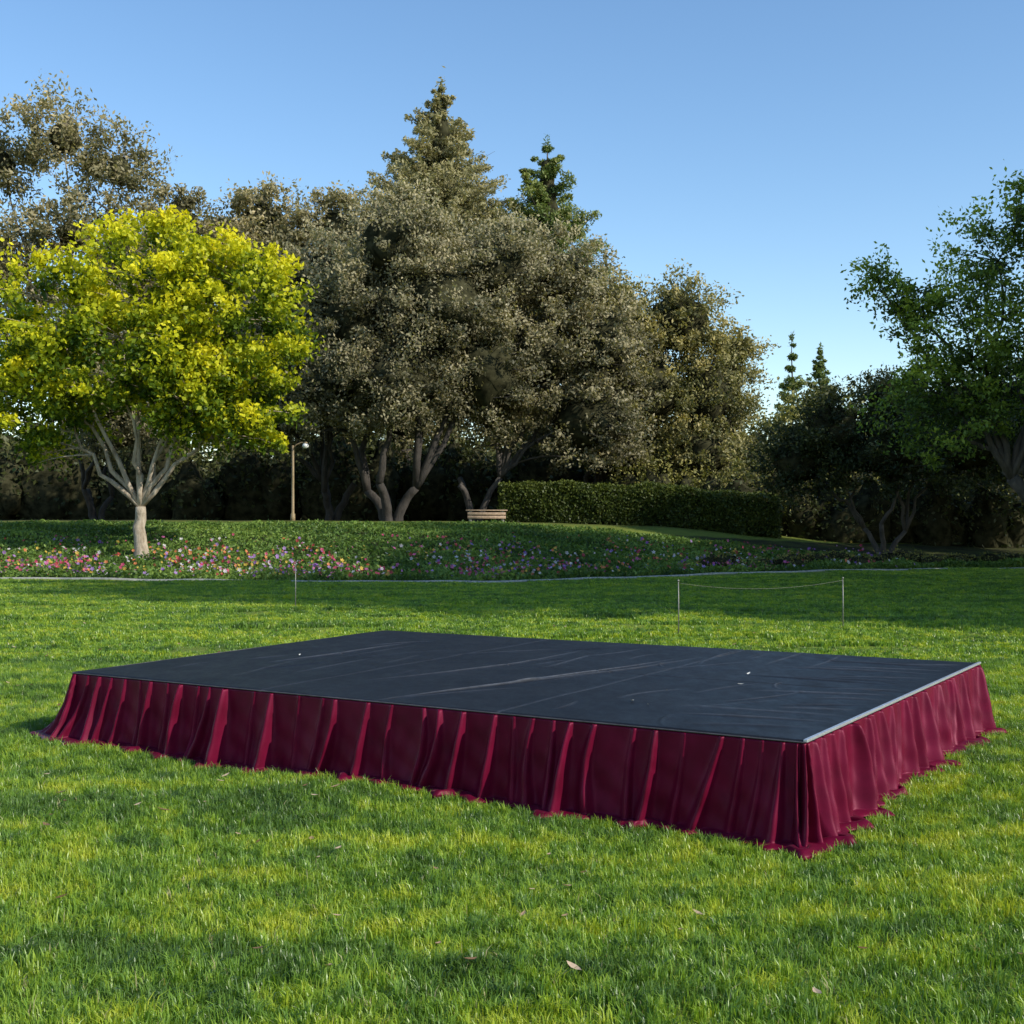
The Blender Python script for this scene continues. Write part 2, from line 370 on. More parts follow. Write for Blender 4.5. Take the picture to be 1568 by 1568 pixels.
for i in range(4):
    for k in (0, .3333, .6667):
        p = ccw[i]*(1-k)+ccw[(i+1) % 4]*k; p = p+(cen-p)*.03
        bb.tube([(p[0], p[1], 0), (p[0], p[1], HT-.08)], [.025, .025], 8)
ins = [cen+(p-cen)*.985 for p in ccw]
for i in range(4):
    p, q = ins[i], ins[(i+1) % 4]; e = q-p; bb.box(((p+q)[0]/2, (p+q)[1]/2, HT-.07), (np.linalg.norm(e)-.1, .04, .09), 0, .004, math.atan2(e[1], e[0]))
obj('frame', bb.mesh('frame', [M_dk]), st)

# ------------------------------------------------------------ grass
TPL = bpy.data.collections.new('grass_templates')
TPLF = bpy.data.collections.new('grass_templates_far')
def blades(S, n, h, wd, r):
    x = r.uniform(-S/2, S/2, n); y = r.uniform(-S/2, S/2, n)
    nc = n//16; cx = r.uniform(-S/2, S/2, nc); cy = r.uniform(-S/2, S/2, nc); k = r.integers(0, nc, n)
    mixm = r.uniform(0, 1, n) < .6
    x = np.where(mixm, cx[k]+r.normal(0, h*.28, n), x); y = np.where(mixm, cy[k]+r.normal(0, h*.28, n), y)
    tuft = np.where(mixm, r.uniform(.7, 1.5, nc)[k], .85)
    H = h*r.uniform(.5, 1.15, n)*tuft; W = wd*r.uniform(.6, 1.2, n)
    fa = np.where(mixm, r.uniform(0, 2*np.pi, nc)[k]+r.normal(0, .9, n), r.uniform(0, 2*np.pi, n)); ln = r.uniform(.1, .95, n)*H
    dx, dy = np.cos(fa), np.sin(fa)
    ta = fa+np.pi/2+r.normal(0, .5, n); wx, wy = np.cos(ta)*W/2, np.sin(ta)*W/2
    z0 = -.02*np.ones(n)
    V = np.zeros((n, 6, 3))
    V[:, 0] = np.stack([x-wx, y-wy, z0], 1); V[:, 1] = np.stack([x+wx, y+wy, z0], 1)
    mx_, my_ = x+dx*ln*.35, y+dy*ln*.35; mz = H*.62
    V[:, 2] = np.stack([mx_+wx*.85, my_+wy*.85, mz], 1); V[:, 3] = np.stack([mx_-wx*.85, my_-wy*.85, mz], 1)
    tz = H*(1-.35*(ln/H)**2)
    V[:, 4] = np.stack([x+dx*ln+wx*.2, y+dy*ln+wy*.2, tz], 1); V[:, 5] = np.stack([x+dx*ln-wx*.2, y+dy*ln-wy*.2, tz], 1)
    v = np.clip(np.where(mixm, r.uniform(0, 1, nc)[k], r.uniform(0, 1, n))*.6+r.uniform(0, .42, n), 0, 1)
    return V, v
def blade_mesh(name, V, v):
    b = np.arange(len(V))[:, None]*6
    F = np.concatenate([b+np.array([[0, 1, 2, 3]]), b+np.array([[3, 2, 4, 5]])])
    return mesh_np(name, V.reshape(-1, 3), F, [M_grass], {'v': np.repeat(v, 6)}, True)
def blade_patch(name, S, n, h, wd, seed, coll):
    V, v = blades(S, n, h, wd, np.random.default_rng(seed))
    o = bpy.data.objects.new(name, blade_mesh(name, V, v)); coll.objects.link(o)
for i in range(6): blade_patch('grass_tuft', .5, 3700, .047, .0052, 10+i, TPL)
for i in range(5): blade_patch('grass_tuft_sparse', 1.5, 7500, .048, .013, 30+i, TPLF)
def inst_group(name, coll):
    ng = bpy.data.node_groups.new(name, 'GeometryNodeTree')
    ng.interface.new_socket('Geometry', in_out='INPUT', socket_type='NodeSocketGeometry')
    ng.interface.new_socket('Geometry', in_out='OUTPUT', socket_type='NodeSocketGeometry')
    gi = ng.nodes.new('NodeGroupInput'); go = ng.nodes.new('NodeGroupOutput')
    ci = ng.nodes.new('GeometryNodeCollectionInfo'); ci.inputs['Collection'].default_value = coll
    ci.inputs['Separate Children'].default_value = True; ci.inputs['Reset Children'].default_value = True
    ip = ng.nodes.new('GeometryNodeInstanceOnPoints'); ip.inputs['Pick Instance'].default_value = True
    ra = ng.nodes.new('GeometryNodeInputNamedAttribute'); ra.data_type = 'FLOAT'; ra.inputs['Name'].default_value = 'rot'
    sa = ng.nodes.new('GeometryNodeInputNamedAttribute'); sa.data_type = 'FLOAT'; sa.inputs['Name'].default_value = 'scl'
    cx = ng.nodes.new('ShaderNodeCombineXYZ'); cs = ng.nodes.new('ShaderNodeCombineXYZ')
    L = ng.links.new
    L(ra.outputs['Attribute'], cx.inputs[2]); cs.inputs[0].default_value = 1; cs.inputs[1].default_value = 1; L(sa.outputs['Attribute'], cs.inputs[2])
    L(gi.outputs[0], ip.inputs['Points']); L(ci.outputs[0], ip.inputs['Instance']); L(cx.outputs[0], ip.inputs['Rotation']); L(cs.outputs[0], ip.inputs['Scale'])
    L(ip.outputs[0], go.inputs[0]); return ng
def inside_poly(px, py, poly):
    res = np.zeros(len(px), bool); x1, y1 = poly[:, 0], poly[:, 1]; x2, y2 = np.roll(x1, -1), np.roll(y1, -1)
    for i in range(len(poly)):
        c = (y1[i] > py) != (y2[i] > py)
        if y2[i] != y1[i]: res ^= c & (px < (x2[i]-x1[i])*(py-y1[i])/(y2[i]-y1[i])+x1[i])
    return res
def scatter(y0, y1, sp, margin, name, coll, near):
    gy = np.arange(y0+sp/2, y1, sp); gx = np.arange(-.42*y1-margin, .42*y1+margin, sp)
    x, y = [a.ravel() for a in np.meshgrid(gx, gy)]
    k = np.abs(x) < .42*y+margin
    k &= ~in_stage(x, y, .4)
    k &= y < edge_y(x)-.4
    x, y = x[k], y[k]
    if near:
        b = in_stage(x, y, -.8)
        VV = []; vv = []
        for i, (cx, cy) in enumerate(zip(x[b], y[b])):
            V, v = blades(.5, 3700, .047, .0052, np.random.default_rng(500+i)); V[..., 0] += cx; V[..., 1] += cy
            VV.append(V); vv.append(v)
        V = np.vstack(VV); v = np.concatenate(vv); bx, by = V[:, 0, 0], V[:, 0, 1]
        kk = ~inside_poly(bx, by, HEM); V = V[kk]; v = v[kk]; V[..., 2] += gz(V[:, 0, 0], V[:, 0, 1])[:, None]
        obj('grass_around_stage', blade_mesh('grass_around_stage', V, v))
        x, y = x[~b], y[~b]
    me = bpy.data.meshes.new(name); me.vertices.add(len(x)); me.vertices.foreach_set('co', np.stack([x, y, gz(x, y)], 1).astype(np.float32).ravel())
    for nm, val in (('rot', rng.integers(0, 4, len(x))*math.pi/2), ('scl', rng.uniform(.92, 1.1, len(x)))):
        a_ = me.attributes.new(nm, 'FLOAT', 'POINT'); a_.data.foreach_set('value', val.astype(np.float32))
    o = obj(name, me); md = o.modifiers.new('instances', 'NODES'); md.node_group = inst_group(name, coll)
    return o
scatter(2.5, 14, .5, .9, 'lawn_grass', TPL, True)
scatter(14, 42.5, 1.5, 2.0, 'lawn_grass', TPLF, False)

# ------------------------------------------------------------ trees
def unit(n, r):
    v = r.normal(size=(n, 3)); return v/np.linalg.norm(v, axis=1)[:, None]
def leaf_quads(P, size, r, asp=.5, bias=None):
    n = len(P); a = unit(n, r)
    if bias is not None: a = a+bias; a /= np.linalg.norm(a, axis=1)[:, None]
    b = np.cross(a, unit(n, r)); b /= np.linalg.norm(b, axis=1)[:, None]+1e-9
    s = size*r.uniform(.6, 1.3, n)
    a = a*(s/2)[:, None]; b = b*(s*asp/2)[:, None]
    V = np.stack([P-a, P+b-a*.1, P+a, P-b-a*.1], 1)
    return V.reshape(-1, 3)
def make_tree(name, lobes, leaf, bark, r0=.22, fork=1.5, stems=1, seed=1, clump=.6, cpl=1.0, lpc=220, size=.12, elong=1.5, lean=(0, 0), asp=.5, inner=.45, spread=.5, core=0, vo=0.0):
    r = np.random.default_rng(seed)
    bb = Build()
    lob = np.array(lobes, float)
    limbs = []
    top = np.array([lean[0], lean[1], fork])
    if stems == 1:
        P = bez(np.array([0, 0, -.25]), np.array([lean[0]*.3, lean[1]*.3, fork*.6]), top, 8)
        P[1:-1, :2] += r.normal(0, r0*.15, (6, 2))
        R = np.linspace(1.15, .8, 8)*r0; R[0] *= 1.5; R[1] *= 1.15
        bb.tube(P, R, 12); starts = [top]*len(lob)
    else:
        starts = []; st = []
        for k in range(stems):
            an = k/stems*2*np.pi+r.uniform(-.4, .4)
            e = np.array([math.cos(an)*spread*fork*.6, math.sin(an)*spread*fork*.5, fork*r.uniform(.8, 1.15)])
            b0 = np.array([math.cos(an)*r0*.7, math.sin(an)*r0*.7, -.25])
            P = bez(b0, b0+np.array([0, 0, fork*.5])+(e-b0)*.1, e, 8); P[1:-1] += r.normal(0, r0*.12, (6, 3))
            R = np.linspace(1, .7, 8)*r0*.72; R[0] *= 1.5
            bb.tube(P, R, 10); st.append(e)
        st = np.array(st)
        for l in lob:
            starts.append(st[np.argmin(np.linalg.norm((st-l[:3])[:, :2]*1.0, axis=1))])
    for l, s0 in zip(lob, starts):
        e = l[:3]+np.array([0, 0, l[5]*.3])
        c = s0+(e-s0)*.45+np.array([0, 0, .12*np.linalg.norm(e-s0)])*r.uniform(-.3, 1)+r.normal(0, .35, 3)
        P = bez(s0, c, e, 10); P[2:-1] += r.normal(0, .09, (7, 3))
        R = np.linspace(.62, .1, 10)*r0*(.8 if stems > 1 else .75)
        bb.tube(P, R, 8); limbs.append(P)
    LP = np.vstack(limbs); LR = np.concatenate([np.linspace(.5, .1, 10)*r0]*len(limbs))
    ctr = lob[:, :3].mean(0)
    VV = []; vv = []
    for l in lob:
        if core: bb.blob(l[:3], l[3:6]*core, r, 1)  # added opaque lump that darkens the crown and blocks light through it
        area = (l[3]*l[5]+l[3]*l[4]+l[4]*l[5])/3
        n = max(3, int(cpl*3.4*area/(clump**2)))
        d = unit(n, r); rad = np.where(r.uniform(size=n) < .78, r.uniform(.68, 1.10, n), r.uniform(inner, .75, n))
        Cc = l[:3]+d*rad[:, None]*l[3:6]
        for i in range(n):
            c = Cc[i]
            dist = np.linalg.norm(LP-c, axis=1)+np.where(LP[:, 2] > c[2]+.3, 1.5, 0)
            j = np.argmin(dist); s = LP[j]
            if i % 2 == 0:
                mid = (s+c)/2+r.normal(0, .12, 3)+np.array([0, 0, .1*dist[j]])
                bb.tube(bez(s, mid, c+d[i]*clump*.3, 5), np.linspace(min(.05, LR[j]*.6), .008, 5), 4)
            m = int(lpc*r.uniform(.5, 1.4))
            out = d[i]+np.array([0, 0, .3])+r.normal(0, .5, 3); out /= np.linalg.norm(out)
            rc = clump*r.uniform(.5, 1.35)
            q = unit(m, r)*(r.uniform(size=m)**.7)[:, None]*rc*1.15
            q[:, 2] *= .78
            q += np.outer(q@out, out)*(elong-1)
            Pq = c+q
            VV.append(leaf_quads(Pq, size, r, asp, bias=out[None]*.5))
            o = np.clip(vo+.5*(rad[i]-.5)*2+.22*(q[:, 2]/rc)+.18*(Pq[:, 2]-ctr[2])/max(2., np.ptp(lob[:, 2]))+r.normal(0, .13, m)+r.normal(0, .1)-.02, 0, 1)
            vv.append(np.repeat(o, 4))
    V = np.vstack(VV); v = np.concatenate(vv)
    fm = mesh_np(name+'_foliage', V, np.arange(len(V)).reshape(-1, 4), [leaf], {'v': v})
    tm = bb.mesh(name+'_trunk', [bark, M_core])
    return fm, tm
NL = [0]
def place(name, meshes, x, y, rot=0, sc=1.0, dz=0):
    e = empty(name, (x, y, float(gz(x, y))+dz)); e.rotation_euler = (0, 0, rot); e.scale = (sc, sc, sc)
    obj('foliage', meshes[0], e); obj('trunk', meshes[1], e); NL[0] += len(meshes[0].polygons); return e

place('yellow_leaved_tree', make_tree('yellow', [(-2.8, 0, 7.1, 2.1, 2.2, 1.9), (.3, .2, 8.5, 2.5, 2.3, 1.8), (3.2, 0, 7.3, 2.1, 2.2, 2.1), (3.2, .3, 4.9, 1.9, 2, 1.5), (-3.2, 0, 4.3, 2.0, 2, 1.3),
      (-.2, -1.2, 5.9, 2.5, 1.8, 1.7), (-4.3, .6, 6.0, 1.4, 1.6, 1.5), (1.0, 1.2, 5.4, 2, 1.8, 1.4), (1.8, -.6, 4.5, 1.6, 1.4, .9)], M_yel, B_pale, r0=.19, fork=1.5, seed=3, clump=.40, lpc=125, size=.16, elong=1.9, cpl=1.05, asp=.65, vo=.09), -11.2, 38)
euc = make_tree('euc', [(0, 0, 18.8, 2.5, 2.4, 2.3), (2.6, 0, 17.2, 1.9, 2, 2.3), (-3.2, 0, 17.5, 2.2, 2.2, 2.2), (.5, 0, 14.0, 2.9, 3, 2.2), (-3, 0, 12.2, 2.8, 3, 2.6), (3.0, 0, 12.3, 2.2, 2, 2.4), (0, 0, 9, 3.2, 3, 2.5)],
      M_euc, B_pale, r0=.3, fork=5, seed=5, clump=.7, lpc=130, size=.24, elong=1.6, cpl=1.0, asp=.45, core=.3)
place('eucalyptus_tree', euc, -22.0, 62)
place('eucalyptus_tree', euc, -31.0, 66, 2.0)
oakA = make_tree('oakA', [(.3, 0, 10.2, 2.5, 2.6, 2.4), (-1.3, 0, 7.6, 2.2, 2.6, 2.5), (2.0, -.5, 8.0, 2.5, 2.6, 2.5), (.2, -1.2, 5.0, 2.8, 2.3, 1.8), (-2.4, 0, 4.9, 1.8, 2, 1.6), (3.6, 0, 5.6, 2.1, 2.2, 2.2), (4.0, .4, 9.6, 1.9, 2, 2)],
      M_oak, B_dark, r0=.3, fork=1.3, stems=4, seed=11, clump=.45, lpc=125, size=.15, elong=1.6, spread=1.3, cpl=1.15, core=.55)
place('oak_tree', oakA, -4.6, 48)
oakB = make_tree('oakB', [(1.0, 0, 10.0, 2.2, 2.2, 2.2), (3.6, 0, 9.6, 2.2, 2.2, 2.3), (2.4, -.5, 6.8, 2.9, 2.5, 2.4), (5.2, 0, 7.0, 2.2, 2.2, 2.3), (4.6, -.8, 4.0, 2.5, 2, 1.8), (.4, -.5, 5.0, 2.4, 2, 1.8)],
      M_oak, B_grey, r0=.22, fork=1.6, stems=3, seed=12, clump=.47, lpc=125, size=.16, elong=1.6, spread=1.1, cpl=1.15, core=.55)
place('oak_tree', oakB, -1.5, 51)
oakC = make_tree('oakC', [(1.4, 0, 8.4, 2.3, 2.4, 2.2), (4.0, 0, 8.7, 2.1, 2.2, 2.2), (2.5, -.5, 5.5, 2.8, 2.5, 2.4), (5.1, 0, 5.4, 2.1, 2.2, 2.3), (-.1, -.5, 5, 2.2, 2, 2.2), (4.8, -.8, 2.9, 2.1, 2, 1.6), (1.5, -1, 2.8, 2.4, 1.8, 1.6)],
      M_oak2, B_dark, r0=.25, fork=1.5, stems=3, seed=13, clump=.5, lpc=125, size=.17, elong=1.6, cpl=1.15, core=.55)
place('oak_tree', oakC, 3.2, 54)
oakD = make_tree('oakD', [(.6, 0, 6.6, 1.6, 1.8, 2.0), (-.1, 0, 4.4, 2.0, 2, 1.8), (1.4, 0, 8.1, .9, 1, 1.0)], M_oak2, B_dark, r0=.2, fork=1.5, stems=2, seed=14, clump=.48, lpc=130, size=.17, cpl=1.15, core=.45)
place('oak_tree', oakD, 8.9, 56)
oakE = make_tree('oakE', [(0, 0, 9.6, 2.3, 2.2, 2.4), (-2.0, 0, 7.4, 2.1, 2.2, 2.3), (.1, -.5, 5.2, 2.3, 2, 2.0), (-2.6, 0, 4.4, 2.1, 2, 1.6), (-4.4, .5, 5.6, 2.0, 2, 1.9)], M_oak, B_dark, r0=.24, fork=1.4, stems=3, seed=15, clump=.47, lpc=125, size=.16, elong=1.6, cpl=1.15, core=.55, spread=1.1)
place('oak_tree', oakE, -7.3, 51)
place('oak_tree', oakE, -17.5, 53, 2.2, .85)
bgt = make_tree('bgt', [(0, 0, 15.6, 2.4, 2.4, 2.2), (2.3, 0, 13.2, 2.5, 2.4, 2.5), (-2.2, 0, 12.8, 2.5, 2.4, 2.5), (0, 0, 10, 3.2, 3, 2.8), (0, 0, 6.0, 3.4, 3, 2.8)], M_euc, B_dark, r0=.3, fork=4, seed=21, clump=.62, lpc=130, size=.23, elong=1.6, cpl=1.05, core=.5)
for x, y, s, rt_ in [(-17.4, 66, .98, 0), (-13.2, 67, 1.0, 1.9), (-9.3, 66, .97, 3.5), (-5.5, 66, .93, 5), (0.6, 68, .86, 2.7)]:
    place('background_tree', bgt, x, y, rt_, s)

def make_conifer(name, h, base, R, leaf, bark, seed, power=1.0, gap=.55, clump=.5, lpc=110, size=.16, droop=0.1, tier=.5, core=0):
    r = np.random.default_rng(seed); bb = Build()
    P = np.stack([r.normal(0, .04, 14), r.normal(0, .04, 14), np.linspace(-.2, h-.2, 14)], 1); bb.tube(P, np.linspace(h*.014, .03, 14), 8)
    VV = []; vv = []; z = base
    while z < h-.1:
        f = 1-(z-base)/(h-base); rr = R*f**power*r.uniform(.8, 1.1)+.10
        n = max(4, int(rr*4.2))
        for k in range(n):
            an = r.uniform(0, 2*np.pi); L = rr*r.uniform(.65, 1.1)
            e = np.array([math.cos(an)*L, math.sin(an)*L, z+L*(.25-droop)+r.normal(0, .15)])
            s = np.array([0, 0, z-L*.15])
            bb.tube(bez(s, (s+e)/2+np.array([0, 0, -.1*L]), e, 4), np.linspace(.035, .008, 4)*(.5+f), 4)
            for tt in np.arange(.3, 1.05, max(.16, clump*.7/max(L, .3))):
                if r.uniform() < gap*.35: continue
                c = s+(e-s)*tt; m = int(lpc*r.uniform(.6, 1.2)); rc = clump*r.uniform(.6, 1.1)*(1.15-.4*tt)*min(1, .35+f*2)
                q = unit(m, r)*(r.uniform(size=m)**.5)[:, None]*rc*np.array([1, 1, .7]); Pq = c+q
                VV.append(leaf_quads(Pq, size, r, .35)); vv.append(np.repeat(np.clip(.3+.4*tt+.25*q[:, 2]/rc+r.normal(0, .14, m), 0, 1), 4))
        z += tier*r.uniform(.7, 1.3)
    if core:
        for zz in np.arange(base, h-1.5, 1.2):
            f = 1-(zz-base)/(h-base); q = R*f**power*core; bb.blob((0, 0, zz), (q, q, 1.0), r, 1, 10, 6)  # added dark lumps stand in for shade between the branches
    m_ = 60; VV.append(leaf_quads(np.array([0, 0, h-.2])+r.normal(0, 1, (m_, 3))*np.array([.12, .12, .3]), size, r, .3)); vv.append(np.full(m_*4, .6))
    V = np.vstack(VV); v = np.concatenate(vv)
    return mesh_np(name, V, np.arange(len(V)).reshape(-1, 4), [leaf], {'v': v}), bb.mesh(name+'_trunk', [bark, M_core])
place('tall_conifer_tree', make_conifer('tall', 25.2, 9, 9.6, M_con, B_grey, 41, .92, .25, .6, 50, .25, .15, .42, .3), -4.1, 72)
place('pine_tree', make_conifer('pine', 21.9, 9, 5.4, M_pine, B_grey, 42, .72, .7, .68, 120, .24, .0, .7, .3), 2.0, 72)
place('pine_tree', make_conifer('pine2', 20.0, 4, 2.6, M_pine, B_grey, 43, .6, .8, .7, 70, .4, .1, 1.0), 28.9, 130)
place('cypress_tree', make_conifer('cyp', 18.8, 4, 3.2, M_pine, B_grey, 44, .8, .2, .6, 70, .4, -.3, .8), 31.8, 130)

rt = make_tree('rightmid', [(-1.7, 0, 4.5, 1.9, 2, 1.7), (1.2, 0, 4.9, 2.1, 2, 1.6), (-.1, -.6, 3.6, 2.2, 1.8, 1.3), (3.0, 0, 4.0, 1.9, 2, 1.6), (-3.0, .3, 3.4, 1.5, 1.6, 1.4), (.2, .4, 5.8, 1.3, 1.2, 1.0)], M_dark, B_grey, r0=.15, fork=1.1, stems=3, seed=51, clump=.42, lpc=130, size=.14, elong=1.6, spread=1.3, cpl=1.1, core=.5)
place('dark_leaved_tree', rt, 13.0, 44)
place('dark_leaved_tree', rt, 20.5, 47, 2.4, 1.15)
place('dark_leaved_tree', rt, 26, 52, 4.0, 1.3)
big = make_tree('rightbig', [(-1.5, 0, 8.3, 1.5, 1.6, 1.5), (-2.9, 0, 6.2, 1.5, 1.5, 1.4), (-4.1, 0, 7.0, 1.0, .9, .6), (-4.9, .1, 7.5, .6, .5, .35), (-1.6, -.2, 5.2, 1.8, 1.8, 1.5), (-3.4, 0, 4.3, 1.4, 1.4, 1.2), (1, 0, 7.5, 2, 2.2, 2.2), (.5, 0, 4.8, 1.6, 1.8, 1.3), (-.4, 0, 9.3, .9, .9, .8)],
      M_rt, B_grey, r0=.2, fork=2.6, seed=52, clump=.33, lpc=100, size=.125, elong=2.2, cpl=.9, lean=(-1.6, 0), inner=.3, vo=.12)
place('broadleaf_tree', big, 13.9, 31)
# tall trees standing beside the lawn to the right: they throw the long shadows across it
place('oak_tree', oakA, 18.5, 17.5, 1.3, 1.45)
place('oak_tree', oakC, 24.5, 19.5, 2.1, 1.7)
place('oak_tree', oakB, 23.5, 14.0, 2.9, 1.7)
place('oak_tree', oakE, 17.8, 26.0, 1.1, 1.0)
place('oak_tree', oakB, 27.5, 25.5, 2.6, 1.6)
place('oak_tree', oakA, 27, 36, 4.2, 1.3)

# ------------------------------------------------------------ shrub masses, hedge
def mass(name, lobes, leaf, seed, dens=60, size=.16, asp=.55, core=.8):
    r = np.random.default_rng(seed); VV = []; vv = []; bb = Build()
    for (x, y, z, rx, ry, rz) in lobes:
        g = float(gz(x, y)); n = int(dens*(rx*rz+rx*ry)*2.2)
        d = unit(n, r); d[:, 2] = np.abs(d[:, 2])*np.where(r.uniform(size=n) < .7, 1, -1)
        wob = 1+.16*np.sin(d[:, 0]*7+x)+.14*np.sin(d[:, 2]*8+y)+.1*np.sin(d[:, 1]*11+z)
        rad = r.uniform(.72, 1.08, n)*wob
        P = np.array([x, y, g+z])+d*rad[:, None]*np.array([rx, ry, rz]); P[:, 2] = np.maximum(P[:, 2], g+.03)
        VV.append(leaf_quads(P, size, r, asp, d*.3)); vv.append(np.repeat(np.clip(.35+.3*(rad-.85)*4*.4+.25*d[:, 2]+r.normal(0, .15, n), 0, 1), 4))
        if core: bb.blob((x, y, g+z*.8), (rx*core, ry*core, rz*core), r)  # added dark lump in place of the shade inside the shrub
    V = np.vstack(VV); me = mesh_np(name, V, np.arange(len(V)).reshape(-1, 4), [leaf], {'v': np.concatenate(vv)}); NL[0] += len(V)//4
    e = empty(name); obj('leaves', me, e)
    if core: obj('shade_core', bb.mesh('shade_core', [M_core]), e)
    return e
r = np.random.default_rng(77)
L = []
for x in np.arange(-42, 12, 1.5):
    L.append((x+r.uniform(-.5, .5), 60+r.uniform(-1.5, 1.5), r.uniform(.8, 2.0), r.uniform(1.3, 2), 1.5, r.uniform(1.8, 3.4)))
mass('understory_shrubs', L, M_dark, 60, 60, .26)
L = []
for x in np.arange(-90, 130, 3.0):
    L.append((x+r.uniform(-1, 1), 92+r.uniform(-4, 4), r.uniform(1.5, 3.5), r.uniform(3, 4.2), 3, r.uniform(3.5, 5.2)))
mass('distant_trees', L, M_dark, 61, 24, .5)
L = [(12.5+i*2.4+r.uniform(-.4, .4), 75+r.uniform(-2, 2), r.uniform(2.5, 5.0), 1.9, 1.8, r.uniform(2.4, 3.6)) for i in range(12)]
L += [(13.8, 73, 5.0, 1.9, 1.8, 2.5), (16.8, 74, 5.6, 2, 1.8, 2.4), (20.5, 76, 5.5, 2, 2, 2.8)]
mass('olive_trees', L, M_shrub, 62, 60, .26, core=.7)
L = []
for x in np.arange(9.5, 34, 1.2):
    L.append((x+r.uniform(-.3, .3), 49+.12*x+r.uniform(-1, 1), r.uniform(.3, 1.2), r.uniform(.9, 1.4), 1.1, r.uniform(1.0, 2.2)))
mass('dark_bushes', L, M_dark, 63, 90, .18)
L = []
for x in np.arange(6, 24, .75):
    L.append((x+r.uniform(-.3, .3), float(edge_y(x))+2.2+r.uniform(-.6, .8), .12, r.uniform(.4, .7), .5, r.uniform(.2, .42)))
mass('low_bushes', L, M_shrub, 64, 260, .08)
L = [(6.9+i*1.1, 50.4+r.uniform(-.2, .5), .9, 1.0, .9, r.uniform(1.3, 2.0)) for i in range(-2, 6)]
mass('green_bushes', L, M_shrub, 65, 150, .14)
def hedge():
    r = np.random.default_rng(8); n = 42000
    Lh, Wd, H = 10.6, 1.6, 1.5
    f = r.uniform(size=n); P = np.zeros((n, 3))
    u, v_ = r.uniform(-1, 1, n), r.uniform(-1, 1, n)
    front = f < .45; topf = (f >= .45) & (f < .75); back = (f >= .75) & (f < .9); side = f >= .9
    P[front] = np.stack([u*Lh/2, -Wd/2+0*u, (v_+1)/2*H], 1)[front]
    P[back] = np.stack([u*Lh/2, Wd/2+0*u, (v_+1)/2*H], 1)[back]
    P[topf] = np.stack([u*Lh/2, v_*Wd/2, H+0*u], 1)[topf]
    P[side] = np.stack([np.sign(u)*Lh/2, v_*Wd/2, np.abs(u)*H], 1)[side]
    ez = np.clip((P[:, 2]-H+.25)/.25, 0, 1); P[:, 1] *= 1-.1*ez
    P += r.normal(0, .05, (n, 3)); P[:, 2] += .05*np.sin(P[:, 0]*1.7)+.04*np.sin(P[:, 0]*4.1); P[:, 1] += .05*np.sin(P[:, 0]*2.6+P[:, 2]*3)
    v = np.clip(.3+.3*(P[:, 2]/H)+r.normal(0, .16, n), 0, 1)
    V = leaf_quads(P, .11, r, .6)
    x0, y0 = 4.9, 49.0; a = -.05
    def tf(V):
        V = np.stack([V[:, 0]*math.cos(a)-V[:, 1]*math.sin(a)+x0, V[:, 0]*math.sin(a)+V[:, 1]*math.cos(a)+y0, V[:, 2]], 1)
        V[:, 2] += gz(V[:, 0], V[:, 1]); return V
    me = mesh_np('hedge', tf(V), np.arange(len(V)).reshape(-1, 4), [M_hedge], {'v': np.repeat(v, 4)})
    e = empty('hedge'); obj('leaves', me, e)
    bb = Build()
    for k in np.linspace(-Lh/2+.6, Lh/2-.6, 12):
        c = tf(np.array([[k, 0, H/2-.1]]))[0]; bb.box(c, (.96, Wd-.3, H-.2), 0, .1, a)  # added dark boxes in place of the shade inside the hedge
    obj('shade_core', bb.mesh('shade_core', [M_core]), e)
hedge()

